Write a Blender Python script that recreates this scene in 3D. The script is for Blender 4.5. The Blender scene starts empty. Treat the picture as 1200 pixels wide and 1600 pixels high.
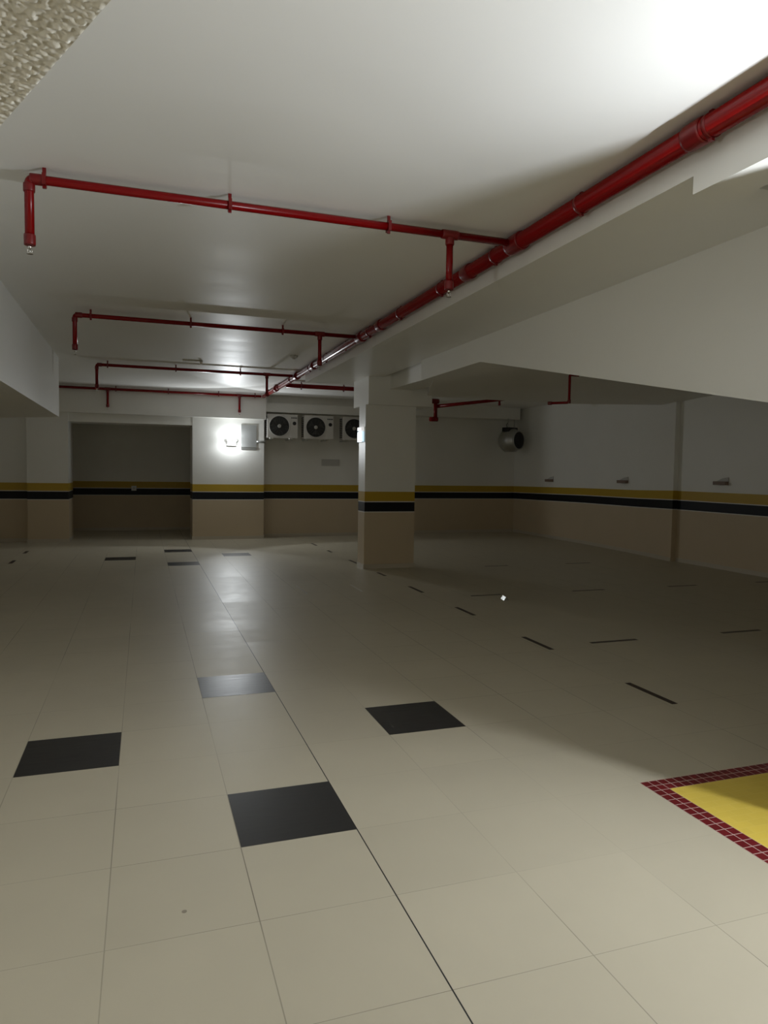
import bpy, bmesh, math, random
from mathutils import Vector, Matrix, noise

random.seed(4)
scene = bpy.context.scene
COL = scene.collection

# ------------------------------------------------------------------ camera
def make_camera():
    yaw, pitch, roll = math.radians(18.918), math.radians(3.223), math.radians(-0.826)
    cy, sy, cp, sp = math.cos(yaw), math.sin(yaw), math.cos(pitch), math.sin(pitch)
    fw = Vector((sy * cp, cy * cp, -sp))
    rt = Vector((cy, -sy, 0))
    dn = fw.cross(rt)
    c, s = math.cos(roll), math.sin(roll)
    r2 = rt * c + dn * s
    d2 = dn * c - rt * s
    cam = bpy.data.cameras.new('camera')
    o = bpy.data.objects.new('camera', cam)
    COL.objects.link(o)
    up = -d2
    bk = -fw
    m = Matrix(((r2.x, up.x, bk.x, 0), (r2.y, up.y, bk.y, 0), (r2.z, up.z, bk.z, 1.55), (0, 0, 0, 1)))
    o.matrix_world = m
    cam.sensor_fit = 'HORIZONTAL'
    cam.sensor_width = 36
    cam.lens = 36 * 1099.47 / 1200
    cam.clip_start = 0.05
    cam.clip_end = 100
    scene.camera = o
make_camera()

# ------------------------------------------------------------------ world, exposure
w = bpy.data.worlds.new('world')
scene.world = w
w.use_nodes = True
w.node_tree.nodes['Background'].inputs[0].default_value = (0.0, 0.0, 0.0, 1)
w.node_tree.nodes['Background'].inputs[1].default_value = 0.0
vs = scene.view_settings
vs.view_transform = 'Standard'
vs.look = 'None'
vs.gamma = 1
vs.use_curve_mapping = False
vs.exposure = 0.0
try:
    scene.cycles.max_bounces = 14
    scene.cycles.diffuse_bounces = 8
    scene.cycles.glossy_bounces = 5
    scene.cycles.sample_clamp_indirect = 6.0
    scene.cycles.blur_glossy = 0.5
except Exception:
    pass

# ------------------------------------------------------------------ lights of the place, and one added fill
NEAR_LAMP = (3.17, 1.56, 2.09)     # emergency light on the side of the ramp, right of the frame
FAR_LAMP = (1.87, 15.93, 2.21)     # emergency light on the far pilaster
NEAR_W, FAR_W = 8.0, 16.0
FAR_SPOT = 56.0                    # throw of each head of the far light
NEAR_UP, NEAR_DOWN = 134.0, 112.0  # throw of each of its two heads, up and down the aisle
FILL_LAMP = (-3.40, 0.5, 1.4)      # fill light added in the left bay, out of the frame
FILL_W = 105.0

def point_light(name, loc, watts, color, radius, parent=None):
    l = bpy.data.lights.new(name, 'POINT')
    l.energy = watts
    l.color = color
    l.shadow_soft_size = radius
    o = bpy.data.objects.new(name, l)
    o.location = loc
    COL.objects.link(o)
    if parent:
        o.parent = parent
    return o

def spot_light(name, loc, aim, watts, color, radius, angle, blend, parent=None):
    l = bpy.data.lights.new(name, 'SPOT')
    l.energy = watts
    l.color = color
    l.shadow_soft_size = radius
    l.spot_size = angle
    l.spot_blend = blend
    o = bpy.data.objects.new(name, l)
    o.location = loc
    o.rotation_euler = Vector(aim).to_track_quat('-Z', 'Y').to_euler()
    COL.objects.link(o)
    if parent:
        o.parent = parent
    return o

# ------------------------------------------------------------------ materials
def new_mat(name):
    m = bpy.data.materials.new(name)
    m.use_nodes = True
    nt = m.node_tree
    b = nt.nodes['Principled BSDF']
    return m, nt, b

def simple(name, col, rough=0.5, metal=0.0, spec=0.5, var=0.06, vscale=3.0, bump=0.0, bscale=60, emit=None, estr=0):
    m, nt, b = new_mat(name)
    tc = nt.nodes.new('ShaderNodeTexCoord')
    nz = nt.nodes.new('ShaderNodeTexNoise')
    nz.inputs['Scale'].default_value = vscale
    nz.inputs['Detail'].default_value = 4
    nt.links.new(tc.outputs['Object'], nz.inputs['Vector'])
    mr = nt.nodes.new('ShaderNodeMapRange')
    mr.inputs['To Min'].default_value = 1 - var
    mr.inputs['To Max'].default_value = 1 + var
    nt.links.new(nz.outputs['Fac'], mr.inputs['Value'])
    mx = nt.nodes.new('ShaderNodeVectorMath')
    mx.operation = 'SCALE'
    mx.inputs[0].default_value = col
    nt.links.new(mr.outputs[0], mx.inputs['Scale'])
    nt.links.new(mx.outputs[0], b.inputs['Base Color'])
    b.inputs['Roughness'].default_value = rough
    b.inputs['Metallic'].default_value = metal
    b.inputs['Specular IOR Level'].default_value = spec
    if bump:
        n2 = nt.nodes.new('ShaderNodeTexNoise')
        n2.inputs['Scale'].default_value = bscale
        nt.links.new(tc.outputs['Object'], n2.inputs['Vector'])
        bp = nt.nodes.new('ShaderNodeBump')
        bp.inputs['Strength'].default_value = bump
        bp.inputs['Distance'].default_value = 0.002
        nt.links.new(n2.outputs['Fac'], bp.inputs['Height'])
        nt.links.new(bp.outputs[0], b.inputs['Normal'])
    if emit:
        b.inputs['Emission Color'].default_value = (*emit, 1)
        b.inputs['Emission Strength'].default_value = estr
    return m

def ceiling_mat():
    m, nt, b = new_mat('ceiling_paint')
    tc = nt.nodes.new('ShaderNodeTexCoord')
    mp = nt.nodes.new('ShaderNodeMapping')
    mp.inputs['Scale'].default_value = (0.5, 1.6, 1)
    nz = nt.nodes.new('ShaderNodeTexNoise')
    nz.inputs['Scale'].default_value = 1.6
    nz.inputs['Detail'].default_value = 5
    nt.links.new(tc.outputs['Object'], mp.inputs[0])
    nt.links.new(mp.outputs[0], nz.inputs['Vector'])
    mr = nt.nodes.new('ShaderNodeMapRange')
    mr.inputs['To Min'].default_value = 0.40
    mr.inputs['To Max'].default_value = 0.55
    nt.links.new(nz.outputs['Fac'], mr.inputs['Value'])
    nt.links.new(mr.outputs[0], b.inputs['Roughness'])
    bp = nt.nodes.new('ShaderNodeBump')
    bp.inputs['Strength'].default_value = 0.25
    bp.inputs['Distance'].default_value = 0.012
    nt.links.new(nz.outputs['Fac'], bp.inputs['Height'])
    nt.links.new(bp.outputs[0], b.inputs['Normal'])
    b.inputs['Base Color'].default_value = (0.86, 0.855, 0.83, 1)
    b.inputs['Specular IOR Level'].default_value = 0.22
    return m

TILE, TX, TY = 0.499, 0.3738, 2.8455

def floor_mat():
    m, nt, b = new_mat('porcelain_floor')
    N = nt.nodes.new
    L = nt.links.new
    tc = N('ShaderNodeTexCoord')
    sp = N('ShaderNodeSeparateXYZ')
    L(tc.outputs['Object'], sp.inputs[0])
    def math_(op, a, b_=None, c=None):
        n = N('ShaderNodeMath')
        n.operation = op
        for i, v in enumerate((a, b_, c)):
            if v is None:
                continue
            if isinstance(v, (int, float)):
                n.inputs[i].default_value = v
            else:
                L(v, n.inputs[i])
        return n.outputs[0]
    def gridline(sock, off, half):
        u = math_('SUBTRACT', sock, off)
        u = math_('DIVIDE', u, TILE)
        f = math_('FRACT', u)
        d = math_('ABSOLUTE', math_('SUBTRACT', f, 0.5))      # 0.5 on the joint
        d = math_('MULTIPLY', math_('SUBTRACT', 0.5, d), TILE)  # metres from the joint
        return math_('LESS_THAN', d, half)
    gx = gridline(sp.outputs[0], TX, 0.0020)
    gy = gridline(sp.outputs[1], TY, 0.0012)
    # some joints are filled flush and hardly show
    nzj = N('ShaderNodeTexNoise')
    nzj.inputs['Scale'].default_value = 0.55
    nzj.inputs['Detail'].default_value = 2
    L(tc.outputs['Object'], nzj.inputs['Vector'])
    vis = N('ShaderNodeMapRange')
    vis.inputs['From Min'].default_value = 0.40
    vis.inputs['From Max'].default_value = 0.62
    L(nzj.outputs['Fac'], vis.inputs['Value'])
    g = math_('MULTIPLY', math_('MAXIMUM', gx, gy), math_('MULTIPLY_ADD', vis.outputs[0], 0.6, 0.10))
    # the wide movement joint along the aisle
    dj = math_('ABSOLUTE', math_('SUBTRACT', sp.outputs[0], TX + TILE))
    mj = math_('LESS_THAN', dj, 0.0026)
    # per tile tint
    ix = math_('FLOOR', math_('DIVIDE', math_('SUBTRACT', sp.outputs[0], TX), TILE))
    iy = math_('FLOOR', math_('DIVIDE', math_('SUBTRACT', sp.outputs[1], TY), TILE))
    cb = N('ShaderNodeCombineXYZ')
    L(ix, cb.inputs[0])
    L(iy, cb.inputs[1])
    wn = N('ShaderNodeTexWhiteNoise')
    L(cb.outputs[0], wn.inputs['Vector'])
    nz = N('ShaderNodeTexNoise')
    nz.inputs['Scale'].default_value = 3.5
    nz.inputs['Detail'].default_value = 6
    L(tc.outputs['Object'], nz.inputs['Vector'])
    tint = math_('ADD', math_('MULTIPLY_ADD', wn.outputs['Value'], 0.05, 0.95), math_('MULTIPLY_ADD', nz.outputs['Fac'], 0.08, -0.04))
    sc = N('ShaderNodeVectorMath')
    sc.operation = 'SCALE'
    sc.inputs[0].default_value = (0.51, 0.462, 0.355)
    L(tint, sc.inputs['Scale'])
    mix = N('ShaderNodeMix')
    mix.data_type = 'RGBA'
    L(g, mix.inputs['Factor'])
    L(sc.outputs[0], mix.inputs['A'])
    mix.inputs['B'].default_value = (0.09, 0.075, 0.055, 1)
    mix2 = N('ShaderNodeMix')
    mix2.data_type = 'RGBA'
    L(mj, mix2.inputs['Factor'])
    L(mix.outputs['Result'], mix2.inputs['A'])
    mix2.inputs['B'].default_value = (0.02, 0.02, 0.02, 1)
    L(mix2.outputs['Result'], b.inputs['Base Color'])
    # roughness: slightly different polish per tile, dusty streaks
    nr = N('ShaderNodeTexNoise')
    nr.inputs['Scale'].default_value = 6
    nr.inputs['Detail'].default_value = 5
    L(tc.outputs['Object'], nr.inputs['Vector'])
    ro = math_('ADD', math_('MULTIPLY_ADD', wn.outputs['Value'], 0.05, 0.365), math_('MULTIPLY', nr.outputs['Fac'], 0.08))
    ro = math_('ADD', ro, math_('MULTIPLY', g, 0.3))
    L(ro, b.inputs['Roughness'])
    b.inputs['Specular IOR Level'].default_value = 0.42
    # slightly dished tiles tilt the reflections
    nb = N('ShaderNodeTexNoise')
    nb.inputs['Scale'].default_value = 2.2
    L(tc.outputs['Object'], nb.inputs['Vector'])
    bp = N('ShaderNodeBump')
    bp.inputs['Strength'].default_value = 0.12
    bp.inputs['Distance'].default_value = 0.006
    L(math_('ADD', nb.outputs['Fac'], math_('MULTIPLY', wn.outputs['Value'], 0.1)), bp.inputs['Height'])
    L(bp.outputs[0], b.inputs['Normal'])
    return m

def mosaic_mat(name, col, grout, size, offx, offy, gw=0.0025, brick=False, rough=0.3, var=0.12, sizey=None):
    """small tiles with grout lines, in floor coordinates"""
    m, nt, b = new_mat(name)
    N = nt.nodes.new
    L = nt.links.new
    sizey = sizey or size
    tc = N('ShaderNodeTexCoord')
    sp = N('ShaderNodeSeparateXYZ')
    L(tc.outputs['Object'], sp.inputs[0])
    def M(op, a, b_=None):
        n = N('ShaderNodeMath')
        n.operation = op
        for i, v in enumerate((a, b_)):
            if v is None:
                continue
            if isinstance(v, (int, float)):
                n.inputs[i].default_value = v
            else:
                L(v, n.inputs[i])
        return n.outputs[0]
    uy = M('DIVIDE', M('SUBTRACT', sp.outputs[1], offy), sizey)
    ux = M('DIVIDE', M('SUBTRACT', sp.outputs[0], offx), size)
    if brick:
        ux = M('ADD', ux, M('MULTIPLY', M('FLOOR', uy), 0.5))
    def ln(u, s):
        f = M('ABSOLUTE', M('SUBTRACT', M('FRACT', u), 0.5))
        return M('LESS_THAN', M('MULTIPLY', M('SUBTRACT', 0.5, f), s), gw)
    g = M('MAXIMUM', ln(ux, size), ln(uy, sizey))
    cb = N('ShaderNodeCombineXYZ')
    L(M('FLOOR', ux), cb.inputs[0])
    L(M('FLOOR', uy), cb.inputs[1])
    wn = N('ShaderNodeTexWhiteNoise')
    L(cb.outputs[0], wn.inputs['Vector'])
    mr = N('ShaderNodeMapRange')
    mr.inputs['To Min'].default_value = 1 - var
    mr.inputs['To Max'].default_value = 1 + var
    L(wn.outputs['Value'], mr.inputs['Value'])
    sc = N('ShaderNodeVectorMath')
    sc.operation = 'SCALE'
    sc.inputs[0].default_value = col
    L(mr.outputs[0], sc.inputs['Scale'])
    mix = N('ShaderNodeMix')
    mix.data_type = 'RGBA'
    L(g, mix.inputs['Factor'])
    L(sc.outputs[0], mix.inputs['A'])
    mix.inputs['B'].default_value = (*grout, 1)
    L(mix.outputs['Result'], b.inputs['Base Color'])
    b.inputs['Roughness'].default_value = rough
    return m

def dark_tile_mat():
    m, nt, b = new_mat('black_porcelain')
    N = nt.nodes.new
    L = nt.links.new
    tc = N('ShaderNodeTexCoord')
    mp = N('ShaderNodeMapping')
    mp.inputs['Rotation'].default_value = (0, 0, 0.7)
    mp.inputs['Scale'].default_value = (1, 9, 1)
    L(tc.outputs['Object'], mp.inputs[0])
    nz = N('ShaderNodeTexNoise')
    nz.inputs['Scale'].default_value = 5
    nz.inputs['Detail'].default_value = 3
    L(mp.outputs[0], nz.inputs['Vector'])
    mr = N('ShaderNodeMapRange')
    mr.inputs['To Min'].default_value = 0.28
    mr.inputs['To Max'].default_value = 0.42
    L(nz.outputs['Fac'], mr.inputs['Value'])
    L(mr.outputs[0], b.inputs['Roughness'])
    b.inputs['Base Color'].default_value = (0.022, 0.021, 0.021, 1)
    return m

M_WHITE = simple('wall_paint_white', (0.82, 0.815, 0.775), 0.42, spec=0.4, var=0.03, vscale=1.5, bump=0.15, bscale=25)
M_BEIGE = simple('wall_paint_beige', (0.56, 0.46, 0.32), 0.5, spec=0.35, var=0.03, bump=0.1, bscale=25)
M_YEL = simple('wall_paint_yellow', (0.50, 0.33, 0.03), 0.45, spec=0.4, var=0.03)
M_BLK = simple('wall_paint_black', (0.008, 0.009, 0.012), 0.5, spec=0.3, var=0.05)
M_LINE = simple('wall_line_white', (0.72, 0.70, 0.66), 0.5, var=0.02)
M_CEIL = ceiling_mat()
M_FLOOR = floor_mat()
M_RED = simple('red_pipe_paint', (0.20, 0.001, 0.002), 0.25, spec=0.3, var=0.08, vscale=8)
M_REDD = simple('red_fitting_paint', (0.17, 0.003, 0.004), 0.35, spec=0.5, var=0.08, vscale=20)
M_CHROME = simple('chrome', (0.75, 0.74, 0.70), 0.22, metal=1.0, var=0.03)
M_STEEL = simple('galvanised_steel', (0.52, 0.53, 0.52), 0.35, metal=0.9, var=0.12, vscale=14)
M_PLASTIC = simple('white_plastic', (0.72, 0.71, 0.68), 0.4, var=0.02)
M_ACBODY = simple('light_grey_enamel', (0.60, 0.58, 0.54), 0.38, var=0.03)
M_DARK = simple('black_plastic', (0.015, 0.015, 0.015), 0.45, var=0.05)
M_GRILLE = simple('dark_grey_wire', (0.10, 0.098, 0.088), 0.45, var=0.05)
M_BLADE = simple('grey_fan_blade', (0.07, 0.068, 0.06), 0.4, var=0.05)
M_HUB = simple('pale_hub', (0.45, 0.44, 0.40), 0.4, var=0.03)
M_PANEL = simple('grey_panel', (0.42, 0.43, 0.42), 0.3, metal=0.3, var=0.08, vscale=5)
M_BROWN = simple('brown_plastic', (0.22, 0.15, 0.11), 0.5, var=0.05)
M_VENT = simple('grey_vent', (0.55, 0.54, 0.51), 0.5, var=0.05)
M_BASEB = simple('skirting_tile', (0.52, 0.47, 0.38), 0.35, var=0.04)
M_DKTILE = dark_tile_mat()
M_DASH = simple('dark_brown_inlay', (0.035, 0.018, 0.013), 0.45, var=0.1)
M_SILV = simple('brushed_metal_inlay', (0.62, 0.60, 0.55), 0.3, metal=0.8, var=0.08)
M_MOSRED = mosaic_mat('dark_red_mosaic', (0.16, 0.012, 0.014), (0.50, 0.34, 0.30), 0.0499, TX + 4 * TILE, TY, gw=0.0022)
M_MOSYEL = mosaic_mat('yellow_mosaic', (0.72, 0.54, 0.09), (0.74, 0.57, 0.13), 0.10, TX, TY, gw=0.0016, brick=True, sizey=0.05, var=0.025)
M_STUCCO = simple('textured_stucco', (0.66, 0.63, 0.55), 0.28, spec=0.7, var=0.06, vscale=20)
M_LENS = simple('lit_lamp_lens', (0.9, 0.92, 0.95), 0.3, var=0.0, emit=(0.93, 0.97, 1.0), estr=14)
M_GLOWPANEL = simple('lit_sign_panel', (0.7, 0.8, 0.85), 0.3, var=0.0, emit=(0.62, 0.84, 1.0), estr=0.95)
M_FLECK = simple('bright_white_foil', (0.9, 0.9, 0.88), 0.32, metal=0.8, var=0.02, emit=None)

# ------------------------------------------------------------------ helpers
def add_box(bm, x0, x1, y0, y1, z0, z1, mi=0):
    v = [bm.verts.new(p) for p in ((x0, y0, z0), (x1, y0, z0), (x1, y1, z0), (x0, y1, z0),
                                   (x0, y0, z1), (x1, y0, z1), (x1, y1, z1), (x0, y1, z1))]
    for f in ((3, 2, 1, 0), (4, 5, 6, 7), (0, 1, 5, 4), (1, 2, 6, 5), (2, 3, 7, 6), (3, 0, 4, 7)):
        fc = bm.faces.new([v[i] for i in f])
        fc.material_index = mi

def bevel_all(bm, w, seg=2):
    bmesh.ops.bevel(bm, geom=list(bm.edges), offset=w, segments=seg, affect='EDGES', profile=0.5)

def add_tube(bm, pts, r, seg=16, caps=True):
    """a tube with mitred bends through pts"""
    pts = [Vector(p) for p in pts]
    rings = []
    n = len(pts)
    d0 = (pts[1] - pts[0]).normalized()
    ref = Vector((0, 0, 1)) if abs(d0.z) < 0.9 else Vector((0, 1, 0))
    a = d0.cross(ref).normalized()
    for i, p in enumerate(pts):
        if i == 0:
            t = (pts[1] - p).normalized()
        elif i == n - 1:
            t = (p - pts[i - 1]).normalized()
        else:
            t = ((p - pts[i - 1]).normalized() + (pts[i + 1] - p).normalized()).normalized()
        a = (a - t * a.dot(t)).normalized()
        b = t.cross(a)
        rad = r[i] if isinstance(r, (list, tuple)) else r
        rings.append([bm.verts.new(p + (a * math.cos(2 * math.pi * k / seg) + b * math.sin(2 * math.pi * k / seg)) * rad) for k in range(seg)])
    for i in range(n - 1):
        for k in range(seg):
            f = bm.faces.new((rings[i][k], rings[i][(k + 1) % seg], rings[i + 1][(k + 1) % seg], rings[i + 1][k]))
            f.smooth = True
    if caps:
        bm.faces.new(list(reversed(rings[0])))
        bm.faces.new(rings[-1])

def bend(p0, pc, p1, rad, n=6):
    """points of a rounded corner at pc"""
    p0, pc, p1 = Vector(p0), Vector(pc), Vector(p1)
    a = pc + (p0 - pc).normalized() * rad
    b = pc + (p1 - pc).normalized() * rad
    return [(a * (1 - t) ** 2 + pc * 2 * t * (1 - t) + b * t * t) for t in [i / n for i in range(n + 1)]]

def build(name, bm, mats, parent=None, loc=None):
    bmesh.ops.recalc_face_normals(bm, faces=bm.faces)
    me = bpy.data.meshes.new(name)
    bm.to_mesh(me)
    bm.free()
    for m in (mats if isinstance(mats, (list, tuple)) else [mats]):
        me.materials.append(m)
    o = bpy.data.objects.new(name, me)
    COL.objects.link(o)
    if parent is not None:
        o.parent = parent
    if loc:
        o.location = loc
    return o

def struct(name, bm, mats):
    o = build(name, bm, mats)
    o['kind'] = 'structure'
    return o

def tag(o, label, cat, group=None):
    o['label'] = label
    o['category'] = cat
    if group:
        o['group'] = group
    return o

def empty(name, loc, label, cat, group=None, rz=0):
    o = bpy.data.objects.new(name, None)
    o.location = loc
    o.rotation_euler = (0, 0, rz)
    o.empty_display_size = 0.1
    COL.objects.link(o)
    return tag(o, label, cat, group)

def copy_tree(o, parent=None):
    c = o.copy()
    COL.objects.link(c)
    if parent:
        c.parent = parent
    for ch in [x for x in bpy.data.objects if x.parent == o]:
        copy_tree(ch, c)
    return c

BAND = [0.88, 0.895, 1.055, 1.07, 1.23]
BANDP = [0.905, 0.92, 1.07, 1.085, 1.24]
BANDR = [0.935, 0.95, 1.105, 1.12, 1.285]
WALLM = [M_BEIGE, M_LINE, M_BLK, M_LINE, M_YEL, M_WHITE]

def banded(bm, poly, top, levels, bottom=0.0):
    """solid prism over footprint poly, with the painted bands; levels: one list or one per vertex"""
    n = len(poly)
    lv = levels if isinstance(levels[0], (list, tuple)) else [levels] * n
    cols = []
    for (x, y), l in zip(poly, lv):
        zs = [bottom] + list(l) + [top]
        cols.append([bm.verts.new((x, y, z)) for z in zs])
    for i in range(n):
        a, b = cols[i], cols[(i + 1) % n]
        for k in range(len(a) - 1):
            f = bm.faces.new((a[k], b[k], b[k + 1], a[k + 1]))
            f.material_index = min(k, 5)
    f = bm.faces.new([c[-1] for c in cols])
    f.material_index = 5
    f = bm.faces.new([c[0] for c in reversed(cols)])
    f.material_index = 5

CEIL = 3.27

# ------------------------------------------------------------------ floor
bm = bmesh.new()
add_box(bm, -4.7, 10.2, -3.2, 19.2, -0.15, 0.0)
floor = struct('floor', bm, M_FLOOR)

def floor_patch(name, x0, x1, y0, y1, mat, h=0.0006):
    b = bmesh.new()
    add_box(b, x0, x1, y0, y1, -0.002, h)
    return build(name, b, mat, floor)

def tx(i):
    return TX + TILE * i
def ty(j):
    return TY + TILE * j

for i, j in ((0, 0), (0, 4), (2, 2), (-2, 2)):
    floor_patch('dark_tile', tx(i) + .0015, tx(i + 1) - .0015, ty(j) + .0015, ty(j + 1) - .0015, M_DKTILE)['label'] = 'matt black floor tile'
for i, y0 in ((0, 11.74), (0, 13.68), (2, 12.85), (-2, 12.65)):
    floor_patch('dark_tile', tx(i) + .0015, tx(i + 1) - .0015, y0, y0 + .45, M_DKTILE)['label'] = 'matt black floor tile'
for y0, y1 in ((3.82, 4.32), (5.35, 5.85), (6.90, 7.38), (8.40, 8.91), (9.90, 10.28), (11.33, 11.86), (13.06, 13.40), (14.32, 14.80)):
    floor_patch('inlay_strip', 3.405, 3.455, y0, y1, M_DASH)['label'] = 'dark bay marking strip'
for y, xs in ((5.47, ((3.915, 4.43), (5.45, 5.95))), (8.02, ((3.93, 4.36), (5.43, 5.94), (7.0, 7.5), (8.6, 9.05))), (10.56, ((5.42, 5.86), (7.0, 7.5)))):
    for x0, x1 in xs:
        floor_patch('inlay_strip', x0, x1, y - .025, y + .025, M_DASH)['label'] = 'dark bay marking strip'
for y0, y1 in ((12.58, 13.0), (14.0, 14.4)):
    floor_patch('inlay_strip', -2.06, -2.0, y0, y1, M_DASH)['label'] = 'dark bay marking strip'
for x, y0, y1 in ((1.96, 8.66, 9.34), (2.69, 8.66, 9.24)):
    floor_patch('metal_strip', x - .012, x + .012, y0, y1, M_SILV)['label'] = 'pale metal strip'
# yellow panel with its dark red mosaic border
RX, RY = tx(4), ty(0) + 0.02
b = bmesh.new()
add_box(b, RX, 5.4, RY - .1, RY, -0.002, .0006)
add_box(b, RX, RX + .1, -1.2, RY - .1, -0.002, .0006)
build('mosaic_border', b, mosaic_mat('dark_red_border_mosaic', (0.15, 0.010, 0.014), (0.50, 0.36, 0.33), 0.05, RX, RY, gw=0.0022), floor)['label'] = 'dark red mosaic border'
floor_patch('yellow_panel', RX + .1, 5.4, -1.2, RY - .1, M_MOSYEL)['label'] = 'yellow mosaic panel'

# ------------------------------------------------------------------ ceiling and walls
b = bmesh.new()
add_tube(b, [(.13, 2.48, -.002), (.13, 2.48, .0006)], .009, 14)
build('stain', b, simple('dark_spot', (.24, .21, .16), .5, var=.2), floor)['label'] = 'small dark spot'

bm = bmesh.new()
add_box(bm, -4.7, 10.2, -3.2, 19.2, CEIL, CEIL + .25)
struct('ceiling', bm, M_CEIL)

bm = bmesh.new()
banded(bm, [(-4.7, -3.2), (-4.5, -3.2), (-4.5, 16.25), (-4.7, 16.25)], CEIL, BAND)
struct('wall_left', bm, WALLM)
bm = bmesh.new()
banded(bm, [(-4.7, -3.2), (9.6, -3.2), (9.6, -3.0), (-4.7, -3.0)], CEIL, BAND)
struct('wall_rear', bm, WALLM)

# far wall: left bay, left pilaster, niche, right pilaster, condenser bay, right bay
def wall_piece(name, poly, levels=BAND, top=CEIL):
    b_ = bmesh.new()
    banded(b_, poly, top, levels)
    return struct(name, b_, WALLM)
def rect(x0, x1, y0, y1):
    return [(x0, y0), (x1, y0), (x1, y1), (x0, y1)]
wall_piece('wall_far_left', rect(-4.7, -2.25, 16.25, 16.9))
wall_piece('wall_pilaster_left', rect(-2.25, -1.47, 16.0, 16.98))
wall_piece('wall_pilaster_right', rect(1.03, 2.60, 16.05, 16.85))
wall_piece('wall_niche', rect(-2.4, 2.1, 18.8, 19.0))
wall_piece('wall_niche_left', rect(-2.4, -2.2, 16.98, 18.8))
wall_piece('wall_niche_right', rect(1.9, 2.1, 16.85, 18.8))
wall_piece('wall_condensers', rect(2.60, 5.6, 16.5, 16.95))
wall_piece('wall_far_right', rect(5.6, 9.8, 16.8, 17.0))
# right wall: thicker far stretch, returning at a joint, then the near stretch
P = [(9.44, 16.8), (9.43, 13.6), (9.29, 11.6), (9.11, 10.40), (9.9, 10.40), (9.9, 16.8)]
wall_piece('wall_right_far', P, [BAND, [.915, .93, 1.09, 1.105, 1.26], [.925, .94, 1.10, 1.115, 1.27], [.945, .96, 1.12, 1.135, 1.295], BANDR, BAND])
P = [(9.22, 10.40), (9.15, 6.0), (9.1, -3.2), (9.9, -3.2), (9.9, 10.40)]
wall_piece('wall_right_near', P, [[.94, .955, 1.115, 1.13, 1.29], BANDR, BANDR, BANDR, BANDR])

# header above the niche
bm = bmesh.new()
add_box(bm, -1.47, 1.03, 16.06, 16.85, 2.52, CEIL)
struct('trim_1', bm, M_WHITE)
# deep beam across the far end
bm = bmesh.new()
add_box(bm, -2.24, 2.62, 15.90, 16.05, 2.70, CEIL)
struct('trim_2', bm, M_WHITE)
# stepped beam above the condensers and on to the right
bm = bmesh.new()
add_box(bm, 2.62, 5.6, 16.05, 16.5, 2.885, 3.09)
add_box(bm, 2.62, 5.6, 16.25, 16.5, 3.09, CEIL)
struct('trim_3', bm, M_WHITE)
bm = bmesh.new()
add_box(bm, 5.6, 9.3, 16.3, 16.8, 2.97, CEIL)
struct('trim_4', bm, M_WHITE)
# dropped box on the left
def prism_xy(bm, poly, z0, z1, mi=0):
    n = len(poly)
    lo = [bm.verts.new((x, y, z0)) for x, y in poly]
    hi = [bm.verts.new((x, y, z1)) for x, y in poly]
    for i in range(n):
        f = bm.faces.new((lo[i], lo[(i + 1) % n], hi[(i + 1) % n], hi[i]))
        f.material_index = mi
    bm.faces.new(hi).material_index = mi
    bm.faces.new(list(reversed(lo))).material_index = mi
bm = bmesh.new()
prism_xy(bm, [(-4.5, -3.0), (-1.24, -3.0), (-1.24, 12.15), (-4.5, 14.6)], 2.344, CEIL)
struct('trim_5', bm, M_WHITE)
# long dropped slab right of the main pipe, and the deeper beam near the camera
bm = bmesh.new()
add_box(bm, 2.62, 3.60, 2.93, 11.87, 3.056, CEIL)
struct('trim_6', bm, M_WHITE)
bm = bmesh.new()
add_box(bm, 2.62, 2.86, -3.0, 2.93, 2.965, CEIL)
struct('trim_7', bm, M_WHITE)

# ramp: side wall whose underside slopes down towards the camera, and its slab
bm = bmesh.new()
prof = [(8.88, 2.79), (7.12, 2.79), (-3.0, 0.715), (-3.0, CEIL), (8.88, CEIL)]
a = [bm.verts.new((3.54, y, z)) for y, z in prof]
c = [bm.verts.new((3.72, y, z)) for y, z in prof]
for i in range(5):
    bm.faces.new((a[i], a[(i + 1) % 5], c[(i + 1) % 5], c[i]))
bm.faces.new(a)
bm.faces.new(list(reversed(c)))
struct('trim_8', bm, M_WHITE)
bm = bmesh.new()
lo = [(3.60, 8.88, 2.81), (3.72, 10.63, 2.87), (4.1, 10.63, 2.87), (4.1, 8.88, 2.81)]
l_ = [bm.verts.new(p) for p in lo]
h_ = [bm.verts.new((p[0], p[1], CEIL)) for p in lo]
for i in range(4):
    bm.faces.new((l_[i], l_[(i + 1) % 4], h_[(i + 1) % 4], h_[i]))
bm.faces.new(h_)
bm.faces.new(list(reversed(l_)))
struct('trim_9', bm, M_WHITE)
bm = bmesh.new()
rows = [  # (y, z) at left x=3.72 ; middle ; right x=9.3
    [(3.72, -3.0, .715), (6.5, -3.0, .715), (9.3, -3.0, .715)],
    [(3.72, 7.12, 2.79), (6.5, 7.12, 2.84), (9.3, 8.6, 2.99)],
    [(3.72, 8.88, 2.80), (6.9, 9.4, 2.84), (9.3, 9.9, 2.94)],
    [(4.40, 10.75, 2.80), (7.24, 11.02, 2.83), (9.12, 10.80, 2.875)],
]
lv = [[bm.verts.new(p) for p in r] for r in rows]
tops = [0.95, 3.02, CEIL, CEIL]
hv = [[bm.verts.new((p[0], p[1], t)) for p in r] for r, t in zip(rows, tops)]
for i in range(3):
    for j in range(2):
        bm.faces.new((lv[i][j], lv[i][j + 1], lv[i + 1][j + 1], lv[i + 1][j]))
        bm.faces.new((hv[i][j], hv[i + 1][j], hv[i + 1][j + 1], hv[i][j + 1]))
for i in range(3):
    for j in (0, 2):
        bm.faces.new((lv[i][j], lv[i + 1][j], hv[i + 1][j], hv[i][j]))
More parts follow.
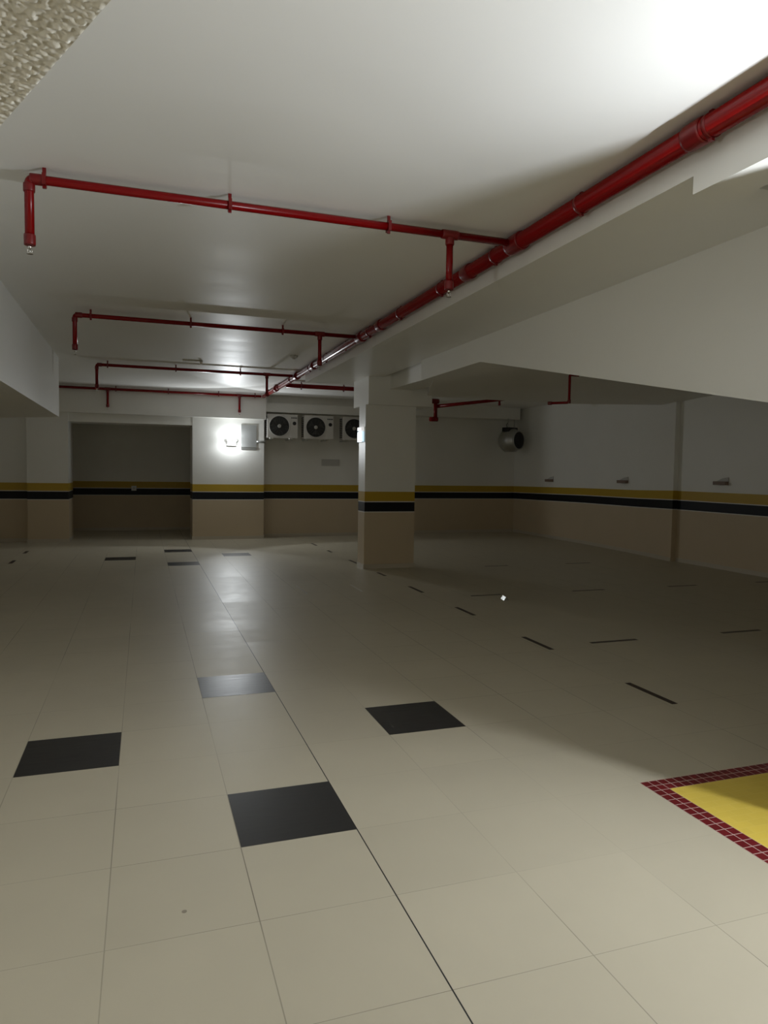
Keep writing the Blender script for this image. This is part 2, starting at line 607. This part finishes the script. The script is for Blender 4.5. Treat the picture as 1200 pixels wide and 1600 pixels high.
for j in range(2):
    for i in (0, 3):
        bm.faces.new((lv[i][j], lv[i][j + 1], hv[i][j + 1], hv[i][j]))
struct('trim_10', bm, M_WHITE)

# textured stucco soffit above the camera
bm = bmesh.new()
ex, ey = Vector((0.29, -0.62)).normalized()
p0 = Vector((-0.34, 2.04))
NU, NV = 310, 170
e = Vector((ex, ey))
nrm = Vector((-abs(ey), -abs(ex)))            # towards the solid side, left and back
nrm = Vector((ey, -ex))
if nrm.x > 0:
    nrm = -nrm
start = p0 - e * 0.25
vv = []
for i in range(NU + 1):
    row = []
    for j in range(NV + 1):
        q = start + e * (i * 1.15 / NU) + nrm * (j * 0.60 / NV)
        v3 = Vector((q.x, q.y, 0.0))
        n1 = noise.noise(v3 * 75 + Vector((3, 1, 0)))
        n2 = noise.noise(v3 * 95 + Vector((9, 4, 2)))
        h = 0.0060 * max(0.0, n1) ** 0.6 + 0.0030 * n2
        if j == 0:
            h = 0
        row.append(bm.verts.new((q.x, q.y, 2.40 - h)))
    vv.append(row)
for i in range(NU):
    for j in range(NV):
        f = bm.faces.new((vv[i][j], vv[i][j + 1], vv[i + 1][j + 1], vv[i + 1][j]))
        f.smooth = True
# solid body above it
cs = [start, start + e * 1.15, start + e * 1.15 + nrm * 0.60, start + nrm * 0.60]
prism_xy(bm, [(q.x, q.y) for q in cs], 2.401, CEIL)
struct('trim_11', bm, M_STUCCO)

# unseen wall stub on the right, added to cast the diagonal shadow edge
wall_piece('wall_shadow_stub', rect(2.86, 3.54, 2.24, 2.40), BANDP)
wall_piece('wall_added_pier_left', rect(-4.1, -3.75, .2, .8), BANDP, 2.344)  # unseen pier, added to hold the fill globe
wall_piece('wall_added_pier_right', rect(3.40, 3.54, 1.25, 1.85), BANDP)  # unseen pier, added to hold the ramp lamp

# skirting
def skirting(name, segs, out=0.012, h=0.07):
    b_ = bmesh.new()
    for x0, x1, y0, y1 in segs:
        add_box(b_, x0, x1, y0, y1, 0.0, h)
    return struct(name, b_, M_BASEB)
skirting('baseboard_far', [(-4.49, -2.262, 16.238, 16.25), (-2.262, -1.458, 15.988, 16.0), (-1.47, -1.458, 16.0, 16.98),
                           (-2.262, -2.25, 16.0, 16.238),
                           (1.018, 2.612, 16.038, 16.05), (1.018, 1.03, 16.05, 16.85), (2.60, 2.612, 16.05, 16.488),
                           (2.60, 5.6, 16.488, 16.5), (5.6, 9.42, 16.788, 16.8), (-2.2, 1.9, 18.788, 18.8)])
bm = bmesh.new()
pts = [(9.44, 16.78), (9.43, 13.6), (9.29, 11.6), (9.11, 10.40)]
for (xa, ya), (xb, yb) in list(zip(pts, pts[1:])) + [((9.22, 10.38), (9.15, 6.0)), ((9.15, 6.0), (9.1, -3.0))]:
    prism_xy(bm, [(xa - .012, ya), (xb - .012, yb), (xb, yb), (xa, ya)], 0, 0.07)
struct('baseboard_right', bm, M_BASEB)

# ------------------------------------------------------------------ pillar
pl = empty('pillar', (3.77, 10.9, 0), 'square white pillar with yellow and black bands standing alone in the middle of the garage', 'pillar')
def local(bm, o):
    bmesh.ops.translate(bm, verts=bm.verts, vec=-Vector(o.location))
    return bm
bm = bmesh.new()
banded(bm, rect(3.344, 4.20, 10.72, 11.07), 2.62, BANDP)
build('shaft', local(bm, pl), WALLM, pl)
bm = bmesh.new()
add_box(bm, 3.36, 4.44, 10.63, 11.45, 2.62, 3.056)
add_box(bm, 3.60, 4.44, 10.63, 11.45, 3.056, CEIL)
cap = build('capital', local(bm, pl), M_WHITE, pl)
bm = bmesh.new()
for s in ((3.332, 4.212, 10.708, 10.72), (3.332, 3.344, 10.72, 11.082), (3.332, 4.212, 11.07, 11.082), (4.20, 4.212, 10.72, 11.07)):
    add_box(bm, s[0], s[1], s[2], s[3], 0, 0.07)
build('skirting', local(bm, pl), M_BASEB, pl)

# emergency light box on the pillar's left side
el = empty('emergency_light', (3.344, 10.93, 2.15), 'small lit white emergency light box on the left side of the pillar', 'emergency light')
bm = bmesh.new()
add_box(bm, 3.314, 3.344, 10.80, 11.04, 2.03, 2.205)
bevel_all(bm, .004)
build('housing', local(bm, el), M_PLASTIC, el)
bm = bmesh.new()
add_box(bm, 3.306, 3.314, 10.803, 11.037, 2.035, 2.20)
add_box(bm, 3.314, 3.340, 10.792, 10.80, 2.035, 2.20)
build('lit_panel', local(bm, el), M_GLOWPANEL, el)['label'] = 'pale blue lit panel'
bm = bmesh.new()
add_box(bm, 3.30, 3.344, 10.80, 11.03, 2.212, 2.27)
bevel_all(bm, .006)
build('top_cover', local(bm, el), simple('lit_white_cover', (.85, .85, .84), .3, var=0, emit=(1, 1, 1), estr=.55), el)

# ------------------------------------------------------------------ twin head emergency lights
def twin_light(name, loc, rz, label, watts, head_dy, color, radius, throws):
    """local +Y points out of the wall"""
    r = empty(name, loc, label, 'emergency light', None, rz)
    b_ = bmesh.new()
    add_box(b_, -.10, .10, 0, .05, -.04, .04)
    bevel_all(b_, .008)
    build('housing', b_, M_PLASTIC, r)
    for s in (-1, 1):
        b_ = bmesh.new()
        add_tube(b_, [(s * .065, .02, .03), (s * .065, .07, .06), (s * .065, .085, .075), (s * .065, .145, .075)], [.012, .014, .030, .036], 20)
        hd = build('lamp_head', b_, M_PLASTIC, r)
        b_ = bmesh.new()
        add_tube(b_, [(s * .065, .1455, .075), (s * .065, .151, .075), (s * .065, .155, .075)], [.031, .029, .018], 20)
        build('lens', b_, M_LENS, hd)
        point_light('lamp_glow', (s * .065, .155 + radius + .004, .075), watts / 2, color, radius, r)
        for watts_, cone, blend, ax_, ay_, az_ in throws:
            spot_light('lamp_throw', (s * .065, .155 + radius + .004, .075), (abs(ax_) * s if ax_ < 0 else ax_, ay_, az_), watts_, color, radius, cone, blend, r)
    return r
twin_light('wall_light', (FAR_LAMP[0], 16.05, FAR_LAMP[2] - .075), math.pi, 'glaring twin head emergency light on the far white pilaster below the beam', FAR_W, 0, (0.92, 0.97, 1.0), .03, [(FAR_SPOT, 2.05, .2, -.5, .86, .03)])
twin_light('wall_light', (3.40, NEAR_LAMP[1], NEAR_LAMP[2] - .075), math.pi / 2, 'twin head emergency light on the side wall of the ramp', NEAR_W, 0, (0.90, 0.95, 1.0), .035, [(NEAR_UP, 2.1, 1.0, .3, .9, .36), (NEAR_DOWN, 2.4, 1.0, 0, .85, -.5)])
sl = empty('fill_globe', (-3.62, FILL_LAMP[1], FILL_LAMP[2]), 'round fill globe added on an unseen pier in the left bay', 'fill light')  # unseen globe, added as soft fill from the left
bm = bmesh.new()
add_tube(bm, [(-3.75, FILL_LAMP[1], FILL_LAMP[2]), (-3.71, FILL_LAMP[1], FILL_LAMP[2])], .15, 28)
bmesh.ops.translate(bm, verts=bm.verts, vec=-Vector(sl.location))
build('base', bm, M_PLASTIC, sl)
bm = bmesh.new()
bmesh.ops.create_uvsphere(bm, u_segments=28, v_segments=14, radius=.13)
bmesh.ops.scale(bm, verts=bm.verts, vec=(.7, 1, 1))
build('globe', bm, M_LENS, sl)
spot_light('lamp_glow', (.3, 0, 0), (1, 0, .35), FILL_W, (0.97, 0.98, 0.92), .16, 2.9, .8, sl)

# ------------------------------------------------------------------ fire sprinkler pipes
PZ = 3.20
def hanger(parent, x, y, z, r, along='x', w=.016, below=.012):
    """red clamp and rod from the ceiling"""
    b_ = bmesh.new()
    if along == 'x':
        add_box(b_, x - w / 2, x + w / 2, y - r - .008, y + r + .008, z - r - .006, z + r + .006)
        add_box(b_, x - w / 2, x + w / 2, y - .006, y + .006, z + r, CEIL)
        add_box(b_, x - w / 2, x + w / 2, y - .006, y + .006, z - r - .006 - below, z - r)
    else:
        add_tube(b_, [(x, y - w / 2, z), (x, y + w / 2, z)], r + .004, 24)
        add_box(b_, x - .010, x + .010, y - w / 2, y + w / 2, z + r - .004, CEIL)
        add_box(b_, x - .009, x + .009, y - w / 2, y + w / 2, z - r - below, z - r + .004)
    return build('hanger', local(b_, parent), M_REDD, parent)

def sprinkler_head(parent, x, y, z):
    b_ = bmesh.new()
    add_tube(b_, [(x, y, z + .004), (x, y, z - .010), (x, y, z - .016)], [.010, .010, .006], 12)
    for s in (-1, 1):
        add_tube(b_, [(x + s * .006, y, z - .012), (x + s * .013, y, z - .022), (x + s * .011, y, z - .036), (x, y, z - .044)], .0022, 8)
    add_tube(b_, [(x, y, z - .014), (x, y, z - .044)], .0028, 8)
    add_tube(b_, [(x, y, z - .044), (x, y, z - .047)], [.016, .017], 14)
    return build('sprinkler_head', local(b_, parent), M_CHROME, parent)

def coupling(parent, p, q, r, name='coupling'):
    b_ = bmesh.new()
    p, q = Vector(p), Vector(q)
    d = (q - p)
    add_tube(b_, [p, p + d * .12, p + d * .88, q], [r * .96, r, r, r * .96], 18)
    return build(name, local(b_, parent), M_REDD, parent)

mp = empty('sprinkler_main_pipe', (2.54, 4.0, PZ), 'thick red sprinkler main pipe running the length of the garage under the ceiling', 'pipe')
bm = bmesh.new()
add_tube(bm, [(2.535, -2.9, PZ - .002), (2.535, 9.0, PZ), (2.55, 15.83, PZ)], [.057, .052, .040], 24)
build('pipe', local(bm, mp), M_RED, mp)
for y in (0.6, 1.67, 2.73, 3.77, 4.87, 5.89, 6.95, 8.0, 9.05, 10.1, 11.15, 12.7, 13.9, 15.1):
    hanger(mp, 2.537, y, PZ, .055 if y < 9 else .047, 'y', .024, .018)
for y in (1.0, 2.82, 5.35, 7.6, 10.9, 14.2):
    coupling(mp, (2.537, y - .06, PZ), (2.537, y + .06, PZ), .064)
for y in (4.56, 8.37, 12.20):
    coupling(mp, (2.537, y - .09, PZ), (2.537, y + .09, PZ), .066, 'tee_fitting')

names = ['branch sprinkler pipe nearest the camera, with two droppers', 'second red branch sprinkler pipe from the camera, above the middle aisle',
         'third red branch sprinkler pipe from the camera, over the bright ceiling patch', 'farthest red branch sprinkler pipe, running along the deep far beam']
names[0] = 'red ' + names[0]
for k, (y, rr) in enumerate(((4.57, .026), (8.37, .024), (12.2, .024), (15.83, .026))):
    b0 = empty('sprinkler_branch_pipe', (0.9, y, PZ), names[k], 'pipe', 'red branch sprinkler pipes')
    x_end = -0.69 if k else -0.61
    bm = bmesh.new()
    zb = 2.83
    if k < 3:
        path = [(2.466, y, PZ)] + bend((2.466, y, PZ), (x_end, y, PZ), (x_end, y, zb), .035) + [(x_end, y, zb)]
        add_tube(bm, path, rr, 16)
        build('pipe', local(bm, b0), M_RED, b0)
        coupling(b0, (x_end + .005, y, PZ - .001), (x_end + .075, y, PZ), rr + .006, 'elbow_fitting')
        coupling(b0, (x_end, y, PZ - .075), (x_end, y, PZ - .03), rr + .006, 'elbow_fitting')
    else:
        add_tube(bm, [(2.496, y, PZ), (-2.2, y, PZ)], rr, 16)
        build('pipe', local(bm, b0), M_RED, b0)
    xs = (x_end, 2.02) if k == 3 else (2.02,)
    for xd in xs:
        bm = bmesh.new()
        add_tube(bm, [(xd, y, PZ - .01), (xd, y, zb)], rr * .92, 14)
        build('dropper', local(bm, b0), M_RED, b0)
        coupling(b0, (xd - .06, y, PZ), (xd + .06, y, PZ), rr + .006, 'tee_fitting')
        coupling(b0, (xd, y, PZ - .07), (xd, y, PZ - .02), rr + .005, 'tee_fitting')
    for xd in (x_end, 2.02):
        coupling(b0, (xd, y, zb - .005), (xd, y, zb + .055), rr + .006, 'reducer')
        sprinkler_head(b0, xd, y, zb - .008)
    for xh in (-0.53, 0.52, 1.57):
        hanger(b0, xh, y, PZ, rr, 'x', .020, .014)
    if k == 3:
        hanger(b0, 2.36, y, PZ, rr, 'x', .016, .014)

# side pipe leaving the main towards the right, far end
sp = empty('sprinkler_side_pipe', (4.0, 13.5, 3.18), 'red side pipe crossing behind the pillar from the main pipe to a dropped tee', 'pipe')
bm = bmesh.new()
add_tube(bm, [(2.605, 13.5, 3.19), (4.6, 13.5, 3.19), (5.4, 14.4, 3.13), (6.15, 14.4, 3.13)], .042, 16)
build('pipe', local(bm, sp), M_RED, sp)
bm = bmesh.new()
add_tube(bm, [(6.10, 14.4, 3.14), (6.10, 14.4, 2.72)], .042, 16)
add_tube(bm, [(5.97, 14.4, 2.735), (6.15, 14.4, 2.735)], .05, 16)
build('dropper', local(bm, sp), M_RED, sp)
bm = bmesh.new()
add_tube(bm, [(6.13, 14.4, 3.02), (6.75, 14.0, 3.09), (7.5, 13.5, 3.17)], [.04, .036, .03], 14)
build('slanting_pipe', local(bm, sp), M_RED, sp)
coupling(sp, (5.85, 14.4, 3.13), (6.17, 14.4, 3.13), .055, 'tee_fitting')
for xh, yh in ((2.9, 13.5), (3.75, 13.5)):
    hanger(sp, xh, yh, 3.19, .042, 'x', .02, .02)

dp = empty('sprinkler_drop_pipe', (5.05, 7.65, 2.6), 'thin red pipe hanging from the ramp soffit with a short crank at its foot', 'pipe')
bm = bmesh.new()
add_tube(bm, [(5.18, 7.65, 2.80)] + bend((5.18, 7.65, 2.80), (5.05, 7.65, 2.80), (5.05, 7.65, 2.5), .02) + bend((5.05, 7.65, 2.8), (5.05, 7.65, 2.455), (4.86, 7.8, 2.455), .03) + [(4.86, 7.8, 2.452)], .016, 12)
build('pipe', local(bm, dp), M_RED, dp)
coupling(dp, (4.885, 7.78, 2.452), (4.845, 7.812, 2.452), .022, 'end_fitting')
coupling(dp, (5.05, 7.65, 2.49), (5.05, 7.65, 2.445), .021, 'elbow_fitting')
dd = empty('sprinkler_dropper', (7.35, 13.8, 3.1), 'short red sprinkler dropper showing below the soffit edge between the fan and the slanting pipe', 'pipe')
bm = bmesh.new()
add_tube(bm, [(7.35, 13.8, CEIL), (7.35, 13.8, 3.06)], .022, 12)
build('pipe', local(bm, dd), M_RED, dd)
coupling(dd, (7.35, 13.8, 3.04), (7.35, 13.8, 3.09), .028, 'end_fitting')

# ------------------------------------------------------------------ condensers
def make_condenser():
    r = empty('air_conditioner', (0, 0, 0), '', 'air conditioner')
    W, H, D = .70, .54, .29
    b_ = bmesh.new()
    add_box(b_, 0, W, 0.012, D, 0, H)
    bevel_all(b_, .012)
    build('body', b_, M_ACBODY, r)
    cx, cz, R = .275, .27, .225
    # dark well behind the grille
    b_ = bmesh.new()
    add_tube(b_, [(cx, .0, cz), (cx, .0115, cz)], R, 40)
    build('fan_well', b_, M_DARK, r)
    # blades
    for k in range(3):
        a = k * 2.0944 + .5
        b_ = bmesh.new()
        pr = []
        for i in range(6):
            rad = .05 + i * .030
            sw = .35 + i * .07
            pr.append([(cx + rad * math.cos(a - sw / 2 - i * .05), -.002, cz + rad * math.sin(a - sw / 2 - i * .05)),
                       (cx + rad * math.cos(a + sw / 2 + i * .05), -.006, cz + rad * math.sin(a + sw / 2 + i * .05))])
        vs_ = [[b_.verts.new(p) for p in row] for row in pr]
        for i in range(5):
            b_.faces.new((vs_[i][0], vs_[i][1], vs_[i + 1][1], vs_[i + 1][0]))
        bmesh.ops.solidify(b_, geom=list(b_.faces), thickness=.002)
        build('fan_blade', b_, M_BLADE, r)
    # grille: rings and radial wires
    b_ = bmesh.new()
    for q in range(8):
        rr = .05 + q * .0245
        pts_ = [(cx + rr * math.cos(t * math.pi / 16), -.010, cz + rr * math.sin(t * math.pi / 16)) for t in range(33)]
        add_tube(b_, pts_, .0018, 5, False)
    for q in range(16):
        t = q * math.pi / 8
        add_tube(b_, [(cx + .04 * math.cos(t), -.012, cz + .04 * math.sin(t)), (cx + R * math.cos(t), -.010, cz + R * math.sin(t))], .0018, 5, False)
    build('fan_grille', b_, M_GRILLE, r)
    b_ = bmesh.new()
    pts_ = [(cx + (R + .006) * math.cos(t * math.pi / 24), -.006, cz + (R + .006) * math.sin(t * math.pi / 24)) for t in range(49)]
    add_tube(b_, pts_, .008, 8, False)
    build('grille_rim', b_, M_ACBODY, r)
    b_ = bmesh.new()
    add_tube(b_, [(cx, -.006, cz), (cx, -.016, cz), (cx, -.020, cz)], [.043, .040, .028], 24)
    build('hub', b_, M_HUB, r)
    # service panel, its seam, emblem and lettering strip
    b_ = bmesh.new()
    add_box(b_, .532, W - .004, .004, .014, .01, H - .01)
    bevel_all(b_, .003, 1)
    sv = build('service_panel', b_, M_ACBODY, r)
    b_ = bmesh.new()
    add_tube(b_, [(.62, .004, .34), (.62, -.002, .34)], .042, 24)
    build('emblem', b_, M_DARK, sv)
    b_ = bmesh.new()
    x = .545
    for wd in (.016, .012, .02, .014, .014, .018, .012):
        add_box(b_, x, x + wd, .0, .004, .452, .476)
        x += wd + .005
    build('lettering', b_, M_DARK, sv)
    # louvres on the left end
    b_ = bmesh.new()
    for q in range(11):
        z = .05 + q * .042
        add_box(b_, -.006, .001, .05, D - .03, z, z + .024)
    build('side_louvre', b_, M_DARK, r)
    # feet and wall brackets
    for x in (.09, .54):
        b_ = bmesh.new()
        add_box(b_, x - .045, x + .045, .0, .05, -.022, .0)
        bevel_all(b_, .004, 1)
        build('foot', b_, M_CHROME, r)
        b_ = bmesh.new()
        add_box(b_, x - .018, x + .018, .05, .56, -.034, -.002)
        build('wall_bracket', b_, M_STEEL, r)
    return r
ac = make_condenser()
ac.location = (2.655, 15.95, 2.295)
ac['label'] = 'white air conditioner outdoor unit beside the far pilaster, leftmost of the row'
ac['group'] = 'outdoor units on the far wall'
for x, lb in ((3.50, 'white air conditioner outdoor unit in the middle of the row'), (4.42, 'white air conditioner outdoor unit half hidden behind the pillar')):
    c_ = copy_tree(ac)
    c_.location = (x, 15.95, 2.295)
    c_['label'] = lb

# ------------------------------------------------------------------ small things on the far wall
eb = empty('electrical_box', (2.255, 16.05, 2.30), 'flat grey electrical box cover on the far pilaster right of the glaring light', 'electrical box')
bm = bmesh.new()
add_box(bm, 2.085, 2.425, 16.03, 16.05, 2.02, 2.57)
bevel_all(bm, .003, 1)
build('cover', local(bm, eb), M_PANEL, eb)
bm = bmesh.new()
add_box(bm, 2.085, 2.425, 16.024, 16.03, 2.045, 2.075)
build('bottom_rail', local(bm, eb), M_STEEL, eb)
bm = bmesh.new()
add_tube(bm, [(2.425, 16.02, 2.20), (2.60, 16.02, 2.20), (2.66, 16.1, 2.21), (2.66, 16.5, 2.21)], .026, 12)
tag(build('conduit', bm, M_STEEL), 'short pale conduit leading right from the grey electrical box', 'conduit')
vt = empty('wall_vent', (4.27, 16.5, 1.76), 'small grey vent plate low on the wall under the middle outdoor unit', 'vent')
bm = bmesh.new()
add_box(bm, 4.05, 4.49, 16.485, 16.5, 1.685, 1.845)
bevel_all(bm, .003, 1)
build('plate', local(bm, vt), M_VENT, vt)
bm = bmesh.new()
for q in range(5):
    add_box(bm, 4.07, 4.47, 16.478, 16.485, 1.70 + q * .028, 1.712 + q * .028)
build('slat', local(bm, vt), M_VENT, vt)
so = empty('wall_socket', (-.22, 18.8, 1.06), 'small pale wall socket on the painted bands inside the dark niche', 'socket')
bm = bmesh.new()
add_box(bm, -.28, -.16, 18.785, 18.8, 1.0, 1.12)
bevel_all(bm, .005)
build('plate', local(bm, so), M_PLASTIC, so)
bm = bmesh.new()
add_box(bm, -.245, -.195, 18.78, 18.786, 1.035, 1.085)
build('insert', local(bm, so), M_VENT, so)

# brown fittings on the right wall
def wall_fitting(loc, rz, label):
    r = empty('wall_fitting', loc, label, 'wall fitting', 'brown fittings on the right wall', rz)
    b_ = bmesh.new()
    add_box(b_, -.14, .14, -.07, 0, -.03, .03)
    bevel_all(b_, .004, 1)
    build('body', b_, M_BROWN, r)
    b_ = bmesh.new()
    vs_ = [b_.verts.new(p) for p in ((-.12, 0, .03), (.14, 0, .03), (.14, -.012, .03), (-.12, -.012, .03), (.14, 0, .10), (.14, -.012, .10), (.02, 0, .085), (.02, -.012, .085))]
    b_.faces.new((vs_[0], vs_[1], vs_[4], vs_[6]))
    b_.faces.new((vs_[3], vs_[7], vs_[5], vs_[2]))
    b_.faces.new((vs_[0], vs_[6], vs_[7], vs_[3]))
    b_.faces.new((vs_[6], vs_[4], vs_[5], vs_[7]))
    b_.faces.new((vs_[4], vs_[1], vs_[2], vs_[5]))
    b_.faces.new((vs_[0], vs_[3], vs_[2], vs_[1]))
    build('back_plate', b_, M_VENT, r)
    return r
wall_fitting((9.43, 15.0, 1.41), -math.pi / 2, 'small brown wall fitting above the yellow band, farthest one, near the far right corner')
wall_fitting((9.305, 12.05, 1.43), -math.pi / 2, 'small brown wall fitting above the yellow band, middle one, left of the wall joint')
wall_fitting((9.200, 9.35, 1.45), -math.pi / 2, 'small brown wall fitting above the yellow band, nearest one, right of the wall joint')

# ------------------------------------------------------------------ duct fan
df = empty('duct_fan', (9.0, 16.25, 2.42), 'round silver duct fan with a black mouth hanging near the far right corner', 'fan', None, 0.42)
def ax(u, rad=0):
    return (0, u, 0)
bm = bmesh.new()
add_tube(bm, [ax(.25), ax(.20), ax(.12), ax(-.12), ax(-.20), ax(-.26)], [.20, .24, .30, .30, .255, .235], 36)
build('drum', bm, M_STEEL, df)
bm = bmesh.new()
add_tube(bm, [ax(-.261), ax(-.268)], [.215, .215], 36)
build('mouth', bm, M_DARK, df)['label'] = 'black mouth opening'
bm = bmesh.new()
pts = [(.228 * math.cos(t * math.pi / 18), -.268, .228 * math.sin(t * math.pi / 18)) for t in range(37)]
add_tube(bm, pts, .012, 8, False)
build('rim', bm, M_STEEL, df)
bm = bmesh.new()
add_box(bm, -.21, .17, -.1, .12, .22, .33)
bevel_all(bm, .01)
build('junction_box', bm, M_DARK, df)['label'] = 'black box on top'
for x in (-.12, .14):
    bm = bmesh.new()
    add_box(bm, x - .006, x + .006, -.006, .006, .32, .56)
    build('hanger_rod', bm, M_STEEL, df)
bm = bmesh.new()
add_tube(bm, [(-.13, .02, .33), (-.14, .03, .40), (-.06, .04, .47), (-.05, .05, .56)], .008, 8)
build('cable', bm, M_DARK, df)

# ------------------------------------------------------------------ ceiling bits and bright floor fleck
cl = empty('ceiling_light', (.76, 11.6, CEIL), 'small unlit ceiling light bar with a shiny end near the third branch pipe', 'ceiling light')
bm = bmesh.new()
add_box(bm, .60, .90, 11.55, 11.65, CEIL - .02, CEIL)
bevel_all(bm, .003, 1)
build('plate', local(bm, cl), M_PLASTIC, cl)
bm = bmesh.new()
add_tube(bm, [(.875, 11.53, CEIL - .02), (.875, 11.53, CEIL - .06)], [.022, .018], 14)
build('lens', local(bm, cl), M_CHROME, cl)
rs = empty('smoke_detector', (2.14, 10.5, CEIL), 'round smoke detector on the ceiling left of the main pipe', 'smoke detector')
bm = bmesh.new()
add_tube(bm, [(2.14, 10.5, CEIL), (2.14, 10.5, CEIL - .02), (2.14, 10.5, CEIL - .038)], [.06, .058, .035], 24)
build('cover', local(bm, rs), M_VENT, rs)
bm = bmesh.new()
add_tube(bm, [(2.14, 10.5, CEIL - .037), (2.14, 10.5, CEIL - .048)], [.024, .02], 18)
build('sensor', local(bm, rs), M_CHROME, rs)
bm = bmesh.new()
n_ = Vector((-.734, .068, .424)).normalized()  # bright floor spot shaped as a facet, tilted to glint from the far lamp
u_ = Vector((0.2, 1, 0)).cross(n_).normalized()
w_ = n_.cross(u_).normalized()
c0 = Vector((4.19, 7.65, .028))
vs_ = [bm.verts.new(c0 + u_ * a_ + w_ * b2) for a_, b2 in ((-.025, -.055), (.025, -.055), (.025, .055), (-.025, .055))]
bm.faces.new(vs_)
g_ = [bm.verts.new((v.co.x + .05, v.co.y, .002)) for v in vs_[1:3]]
lo_ = sorted(vs_, key=lambda v: v.co.z)
hi_ = lo_[2:]
hi_.sort(key=lambda v: v.co.y)
g_.sort(key=lambda v: v.co.y)
bm.faces.new((hi_[0], hi_[1], g_[1], g_[0]))
bmesh.ops.solidify(bm, geom=list(bm.faces), thickness=.001)
tag(build('bright_fleck', bm, M_FLECK), 'tiny bright white fleck on the dark floor right of the pillar', 'fleck')
